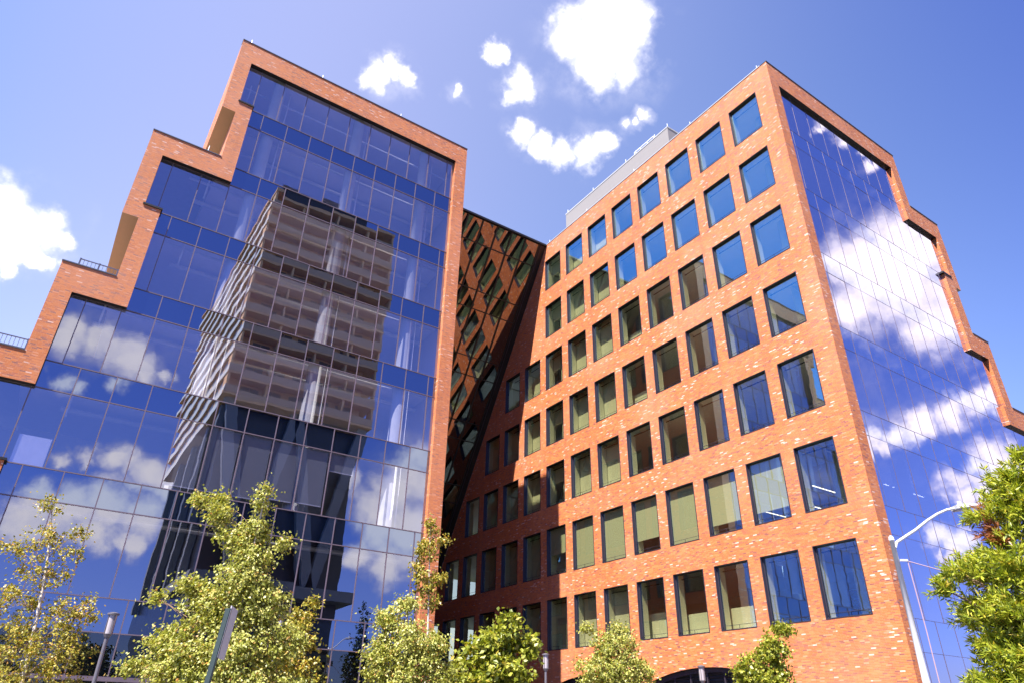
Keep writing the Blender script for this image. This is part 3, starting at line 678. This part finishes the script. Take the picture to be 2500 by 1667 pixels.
# dark trees across the street that show in the lower glass
rb = random.Random(4)
for (x, y, h, w, con) in ((29.5, -12.0, 12.6, 2.3, 1), (24, -14, 7.4, 2.6, 0), (34, -13, 8.0, 2.8, 0), (18, -14.5, 7.6, 2.8, 0), (12, -14, 7.2, 2.7, 0), (5.5, -15, 7.5, 2.9, 0), (-1, -14, 7.0, 2.7, 0), (-7, -15, 7.4, 2.8, 0), (40, -14, 7.5, 2.8, 0)):
    if con: bl = [(0, 1.5+h*.8*k/7, w*(1-k/7.6), h*.09) for k in range(8)]
    else: bl = [(rb.uniform(-.5, .5)*w, rb.uniform(.35, .85)*h, w*rb.uniform(.35, .6), w*rb.uniform(.3, .5)) for k in range(8)]
    nm = 'conifer_tree' if con else 'street_tree'
    lb = 'tall dark pointed conifer mirrored low in the glass wing' if con else 'dark green tree across the street, mirrored low in the glass wing'
    tree(nm, lb, 'tree', (x, y), bl, 420, 16, 'dark_leaf', 'bark', .34, .22, .3, .2, .12, int(x*10)+500, group=None if con else 'trees mirrored low in the glass')

# ---- street furniture ----
def post_lamp(x, y, zt, label):
    o = thing('post_lamp', (x, y, 0), label, 'street lamp', 'cylindrical post lamps in front of the building')
    m_ = MB(); m_.tube([(x, y, -1.62), (x, y, zt-.62)], [.06, .05], 'lamp_grey', 12); m_.tube([(x, y, -1.62), (x, y, -1.45)], .11, 'lamp_grey', 12); m_.build('pole', o)
    m_ = MB(); m_.tube([(x, y, zt-.55), (x, y, zt-.07)], [.095, .105], 'lamp_lens', 16); ln = m_.build('lamp_lens', o, smooth=False)
    m_ = MB(); m_.tube([(x, y, zt-.64), (x, y, zt-.55)], [.07, .11], 'lamp_grey', 14)
    for k in range(4): 
        a = k*math.pi/2+.4; m_.tube([(x+.112*math.cos(a), y+.112*math.sin(a), zt-.56), (x+.112*math.cos(a), y+.112*math.sin(a), zt-.06)], .012, 'lamp_grey', 5)
    m_.build('lamp_holder', o)
    m_ = MB(); m_.tube([(x, y, zt-.07), (x, y, zt-.03)], [.15, .15], 'lamp_grey', 18); m_.tube([(x, y, zt-.03), (x, y, zt)], [.15, .05], 'lamp_grey', 18); m_.build('lamp_cap', o)
post_lamp(2.04, 22.61, 2.50, 'cylindrical post lamp standing left of the fullest birch')
post_lamp(7.03, 24.11, 3.15, 'cylindrical post lamp half hidden between the fullest birch and the golden tree')
post_lamp(17.87, 24.16, 2.56, 'cylindrical post lamp at the shadow edge of the brick courtyard wall')
post_lamp(23.05, 20.73, 2.25, 'cylindrical post lamp in front of the arch in the brick wall')
# cobra-head street light
sl = thing('street_light', (18.31, 9.49, 0), 'white galvanised street light with a curved arm in front of the right glass front', 'street light')
s = 18/14
def sp_(x, y, z): return (x*s, y*s, z*s)
m_ = MB(); m_.tube([(18.27, 9.51, -1.62), (18.31, 9.49, 4.42)], [.105, .058], 'galv', 16); m_.tube([(18.31, 9.49, 4.42), (18.31, 9.49, 4.5), (18.31, 9.49, 4.55)], [.066, .06, .03], 'galv', 12)
m_.tube([(18.27, 9.51, -1.62), (18.27, 9.51, -1.5)], .25, 'galv', 14); m_.build('pole', sl, smooth=True)
m_ = MB(); m_.tube([sp_(14.26, 7.36, 3.29), sp_(14.32, 7.33, 3.40), sp_(14.70, 7.08, 3.66), sp_(14.95, 6.92, 3.86), sp_(15.15, 6.78, 4.0), sp_(15.33, 6.66, 4.09), sp_(15.52, 6.54, 4.14)], [.04, .04, .037, .035, .034, .033, .033], 'galv', 10); m_.build('arm', sl, smooth=True)
m_ = MB(); m_.obox(sp_(15.47, 6.57, 4.135), sp_(15.74, 6.40, 4.185), .30, .10, 'galv'); m_.obox(sp_(15.74, 6.40, 4.188), sp_(15.97, 6.25, 4.20), .26, .055, 'galv'); m_.obox(sp_(15.49, 6.56, 4.085), sp_(15.72, 6.41, 4.13), .24, .04, 'lamp_lens')
m_.box(20.02, 20.1, 8.3, 8.38, 5.42, 5.5, 'galv'); m_.build('lamp_head', sl)
m_ = MB(); m_.obox((18.31, 9.40, 3.9), (18.47, 9.30, 3.9), .05, .05, 'galv'); m_.build('wire_bracket', sl)
m_ = MB()
pts = [Vector((18.47, 9.30, 3.88)).lerp(Vector((24.0, 4.0, 2.9)), t/10) - Vector((0, 0, .5*math.sin(math.pi*t/10))) for t in range(11)]
m_.tube(pts, .012, 'wire', 5); m_.tube([(18.47, 9.30, 3.88), (18.49, 9.29, 2.2), (18.47, 9.32, -1.6)], .012, 'wire', 5); m_.build('wire', sl)
# sign seen from behind
sg = thing('street_sign', (1.36, 6.29, 0), 'blank back of a white street sign on a dark green post before the fullest birch', 'sign')
m_ = MB(); lean = Vector((.045, -.035, 0))
def spt(z): return Vector((1.345, 6.30, 0)) + lean*((z-.2)/.65) + Vector((0, 0, z))
m_.obox(spt(-1.62), spt(.80), .034, .01, 'post_green', HD); 
for sgx in (-1, 1): m_.obox(spt(-1.62)+RT*(.018*sgx)+HD*.012, spt(.80)+RT*(.018*sgx)+HD*.012, .008, .026, 'post_green', HD)
m_.build('post', sg)
m_ = MB(); d = Vector((.40, .917, 0)).normalized()
a, b = spt(.43)+RT*.02, spt(.82)+RT*.02
k = len(m_.v); w = .30; th = RT.cross(Vector((0,0,1)))*0 + d.cross(Vector((0, 0, 1)))*.004
q = [a, a+d*w, b+d*w, b]
for off in (th, -th):
    for p_ in q: m_.v.append(tuple(p_+off))
for f in ((0,1,2,3),(7,6,5,4),(0,4,5,1),(1,5,6,2),(2,6,7,3),(3,7,4,0)): m_.f.append(tuple(k+i for i in f)); m_.mi.append(m_.m('sign_back'))
m_.build('sign_plate', sg)

# ================================================================== CAMERA, SUN, SKY
cam = bpy.data.cameras.new('camera'); co = bpy.data.objects.new('camera', cam); COL.objects.link(co)
cam.sensor_width = 36; cam.lens = 36*1662.2056/2500; cam.clip_end = 5000; cam.clip_start = .05
pi_, ro_, ya_ = R(29.39681564), R(1.24553542), R(33.38314482)
cp, sp2, cr, sr, cy, sy_ = math.cos(pi_), math.sin(pi_), math.cos(ro_), math.sin(ro_), math.cos(ya_), math.sin(ya_)
RM = Matrix(((cr, -sr, 0), (sr, cr, 0), (0, 0, 1))) @ Matrix(((1, 0, 0), (0, cp, sp2), (0, -sp2, cp))) @ Matrix(((cy, -sy_, 0), (0, 0, -1), (sy_, cy, 0)))
rg, dn, fw = Vector(RM[0]), Vector(RM[1]), Vector(RM[2])
mw = Matrix((rg, -dn, -fw)).transposed().to_4x4(); mw.translation = Vector((0, 0, H)); co.matrix_world = mw
sc.camera = co

SUN = Vector((-10.57, -4.32, 18.69)).normalized()
ld = bpy.data.lights.new('sun', 'SUN'); ld.energy = SUN_E; ld.angle = R(.5); ld.color = (1, .93, .82)
lo = bpy.data.objects.new('sun', ld); COL.objects.link(lo); lo.rotation_euler = SUN.to_track_quat('Z', 'Y').to_euler(); lo.location = (-30, -20, 80)
CL= [(0.815, -0.315, 0.487, 0.0765), (0.79, -0.325, 0.52, 0.0585), (0.835, -0.31, 0.455, 0.054), (0.41, 0.422, 0.809, 0.052), (0.387, 0.454, 0.803, 0.032), (0.45, 0.42, 0.788, 0.039), (0.426, 0.46, 0.779, 0.032), (0.375, 0.438, 0.817, 0.026), (0.452, 0.398, 0.798, 0.026), (0.185, 0.626, 0.758, 0.02), (0.204, 0.61, 0.766, 0.017), (0.225, 0.607, 0.762, 0.013), (0.171, 0.638, 0.751, 0.013), (0.357, 0.53, 0.769, 0.023), (0.353, 0.545, 0.76, 0.016), (0.306, 0.53, 0.791, 0.013), (0.32, 0.526, 0.788, 0.011), (0.288, 0.593, 0.752, 0.009), (0.385, 0.57, 0.726, 0.016), (0.414, 0.566, 0.713, 0.015), (0.442, 0.555, 0.704, 0.018), (0.469, 0.534, 0.703, 0.023), (0.484, 0.515, 0.707, 0.017), (-0.156, 0.843, 0.516, 0.0336), (-0.134, 0.856, 0.499, 0.037), (-0.112, 0.854, 0.508, 0.0258), (-0.138, 0.869, 0.475, 0.0246), (-0.094, 0.858, 0.506, 0.0146), (-0.105, 0.874, 0.474, 0.0134), (-0.131, 0.881, 0.455, 0.0112), (-0.166, 0.859, 0.485, 0.0426), (0.51, 0.455, 0.73, 0.008), (0.5, 0.481, 0.72, 0.009), (0.508, 0.469, 0.722, 0.007), (-0.041, -0.909, 0.415, 0.0242), (-0.01, -0.914, 0.405, 0.0276), (0.018, -0.913, 0.407, 0.0287), (0.049, -0.915, 0.4, 0.023), (-0.053, -0.916, 0.397, 0.0218), (0.006, -0.928, 0.371, 0.0172), (0.069, -0.914, 0.399, 0.0126), (-0.044, -0.933, 0.356, 0.0138), (-0.016, -0.962, 0.271, 0.0138), (0.012, -0.96, 0.279, 0.0172), (0.045, -0.96, 0.278, 0.0196), (0.076, -0.96, 0.268, 0.0242), (0.097, -0.961, 0.259, 0.0207), (-0.027, -0.979, 0.2, 0.0299), (0.007, -0.977, 0.213, 0.0322), (0.047, -0.973, 0.224, 0.031), (0.085, -0.972, 0.22, 0.031), (-0.029, -0.973, 0.23, 0.0184), (0.039, -0.98, 0.194, 0.0242), (0.083, -0.977, 0.195, 0.0196), (0.356, -0.896, 0.266, 0.0333), (0.383, -0.879, 0.284, 0.0391), (0.411, -0.86, 0.303, 0.0368), (0.414, -0.846, 0.336, 0.0276), (0.379, -0.896, 0.23, 0.0345), (0.414, -0.879, 0.237, 0.0391), (0.358, -0.91, 0.207, 0.0253), (0.403, -0.896, 0.189, 0.031), (0.434, -0.876, 0.212, 0.0322), (0.329, -0.898, 0.291, 0.0196), (0.773, -0.346, 0.532, 0.0461), (0.78, -0.303, 0.547, 0.0415), (0.809, -0.293, 0.509, 0.0484), (0.8, -0.345, 0.491, 0.0564), (0.829, -0.305, 0.468, 0.0427), (0.787, -0.385, 0.482, 0.0346), (0.779, -0.283, 0.56, 0.0276), (0.816, -0.276, 0.508, 0.0265), (0.838, -0.43, 0.336, 0.0219), (0.851, -0.405, 0.334, 0.0196), (0.863, -0.375, 0.338, 0.0219), (0.873, -0.342, 0.346, 0.023), (0.882, -0.311, 0.353, 0.023), (0.885, -0.29, 0.365, 0.0207), (0.845, -0.428, 0.32, 0.0173), (0.888, -0.372, 0.271, 0.0219), (0.897, -0.346, 0.276, 0.0265), (0.905, -0.32, 0.281, 0.0276), (0.896, -0.368, 0.249, 0.0207), (0.908, -0.336, 0.251, 0.0254), (0.672, -0.297, 0.679, 0.0149), (0.694, -0.288, 0.659, 0.0161), (0.713, -0.288, 0.639, 0.0115), (0.673, -0.312, 0.671, 0.0092), (0.728, -0.291, 0.621, 0.0103), (0.89, -0.404, 0.211, 0.0173), (0.899, -0.387, 0.204, 0.0173), (0.897, -0.399, 0.191, 0.0139)]
w = bpy.data.worlds.new('World'); sc.world = w; w.use_nodes = True; nt = w.node_tree; nt.nodes.clear()
sky = N(nt, 'ShaderNodeTexSky', sky_type='NISHITA', sun_disc=False)
sky.sun_elevation = math.asin(SUN.z); sky.sun_rotation = math.atan2(SUN.x, SUN.y); sky.altitude = 0; sky.air_density = 1.0; sky.dust_density = 0.6; sky.ozone_density = 2.5
tcd = N(nt, 'ShaderNodeTexCoord')
wz = N(nt, 'ShaderNodeTexNoise', i_Scale=20.0, i_Detail=8.0, i_Roughness=0.55); L(nt, tcd.outputs['Generated'], wz.inputs['Vector'])
nz2 = N(nt, 'ShaderNodeTexNoise', i_Scale=9.0, i_Detail=6.0, i_Roughness=0.6); L(nt, tcd.outputs['Generated'], nz2.inputs['Vector'])
wq = N(nt, 'ShaderNodeTexNoise', i_Scale=16.0, i_Detail=5.0, i_Roughness=0.6); L(nt, tcd.outputs['Generated'], wq.inputs['Vector'])
wv = N(nt, 'ShaderNodeVectorMath', operation='MULTIPLY_ADD'); L(nt, wq.outputs['Color'], wv.inputs[0]); wv.inputs[1].default_value = (.06, .06, .06); L(nt, tcd.outputs['Generated'], wv.inputs[2])
wv2 = N(nt, 'ShaderNodeVectorMath', operation='SUBTRACT'); L(nt, wv.outputs[0], wv2.inputs[0]); wv2.inputs[1].default_value = (.03, .03, .03)
warp = wv2.outputs[0]
f = None
for (x, y, z, r) in CL:
    vm = nt.nodes.new('ShaderNodeVectorMath'); vm.operation = 'DISTANCE'; L(nt, warp, vm.inputs[0]); vm.inputs[1].default_value = (x, y, z)
    v = mth(nt, 'MULTIPLY_ADD', vm.outputs['Value'], -1.0/(1.35*r), 1.0)
    f = v if f is None else mth(nt, 'SMOOTH_MAX', f, v, .15)
den = mth(nt, 'ADD', mth(nt, 'MULTIPLY', mth(nt, 'MINIMUM', f, .7), 1.75), mth(nt, 'ADD', mth(nt, 'MULTIPLY_ADD', wz.outputs[0], 2.1, -1.05), mth(nt, 'MULTIPLY_ADD', nz2.outputs[0], 1.0, -.5)))
mr = N(nt, 'ShaderNodeMapRange', interpolation_type='SMOOTHSTEP', i_1=CLO, i_2=CHI); L(nt, den, mr.inputs[0])
wa = N(nt, 'ShaderNodeMapRange', interpolation_type='SMOOTHSTEP', i_1=-.7, i_2=.5); L(nt, f, wa.inputs[0])
wb = N(nt, 'ShaderNodeMapRange', interpolation_type='SMOOTHSTEP', i_1=.48, i_2=.74); L(nt, nz2.outputs[0], wb.inputs[0])
wisp = mth(nt, 'MULTIPLY', mth(nt, 'MULTIPLY', wa.outputs[0], wb.outputs[0]), .55)
thick = N(nt, 'ShaderNodeMapRange', interpolation_type='SMOOTHSTEP', i_1=.2, i_2=.9); L(nt, den, thick.inputs[0])
sxyz = N(nt, 'ShaderNodeSeparateXYZ'); L(nt, tcd.outputs['Generated'], sxyz.inputs[0])
mx1 = N(nt, 'ShaderNodeMapRange', interpolation_type='SMOOTHSTEP', i_1=.78, i_2=.1); L(nt, sxyz.outputs[0], mx1.inputs[0])
my1 = N(nt, 'ShaderNodeMapRange', interpolation_type='SMOOTHSTEP', i_1=-.15, i_2=.5); L(nt, sxyz.outputs[1], my1.inputs[0])
mx2 = N(nt, 'ShaderNodeMapRange', interpolation_type='SMOOTHSTEP', i_1=-.45, i_2=.12); L(nt, sxyz.outputs[0], mx2.inputs[0])
mw_ = N(nt, 'ShaderNodeMapRange', interpolation_type='SMOOTHSTEP', i_1=-.12, i_2=-.5); L(nt, sxyz.outputs[0], mw_.inputs[0])
tint = mixc(nt, my1.outputs[0], T_BACK, mixc(nt, mth(nt, 'MULTIPLY', mx1.outputs[0], mx2.outputs[0]), mixc(nt, mw_.outputs[0], T_RIGHT, T_WEST), T_LEFT))
skyc = mixc(nt, 1.0, sky.outputs[0], tint, 'MULTIPLY')
cloudc = mixc(nt, thick.outputs[0], CC0, CC1)
fin = mixc(nt, mth(nt, 'MAXIMUM', mr.outputs[0], wisp), skyc, cloudc)
bg = N(nt, 'ShaderNodeBackground', i_Strength=SKY_E); L(nt, fin, bg.inputs[0])
wo = nt.nodes.new('ShaderNodeOutputWorld'); L(nt, bg.outputs[0], wo.inputs[0])

vs = sc.view_settings; sc.display_settings.display_device = 'sRGB'
vs.view_transform = 'Standard'; vs.look = 'None'; vs.exposure = EXPO; vs.gamma = 1; vs.use_curve_mapping = False
cy_ = sc.cycles
cy_.use_denoising = True; cy_.caustics_reflective = False; cy_.caustics_refractive = False
cy_.max_bounces = 8; cy_.diffuse_bounces = 4; cy_.glossy_bounces = 4; cy_.transparent_max_bounces = 12; cy_.sample_clamp_indirect = 6.0
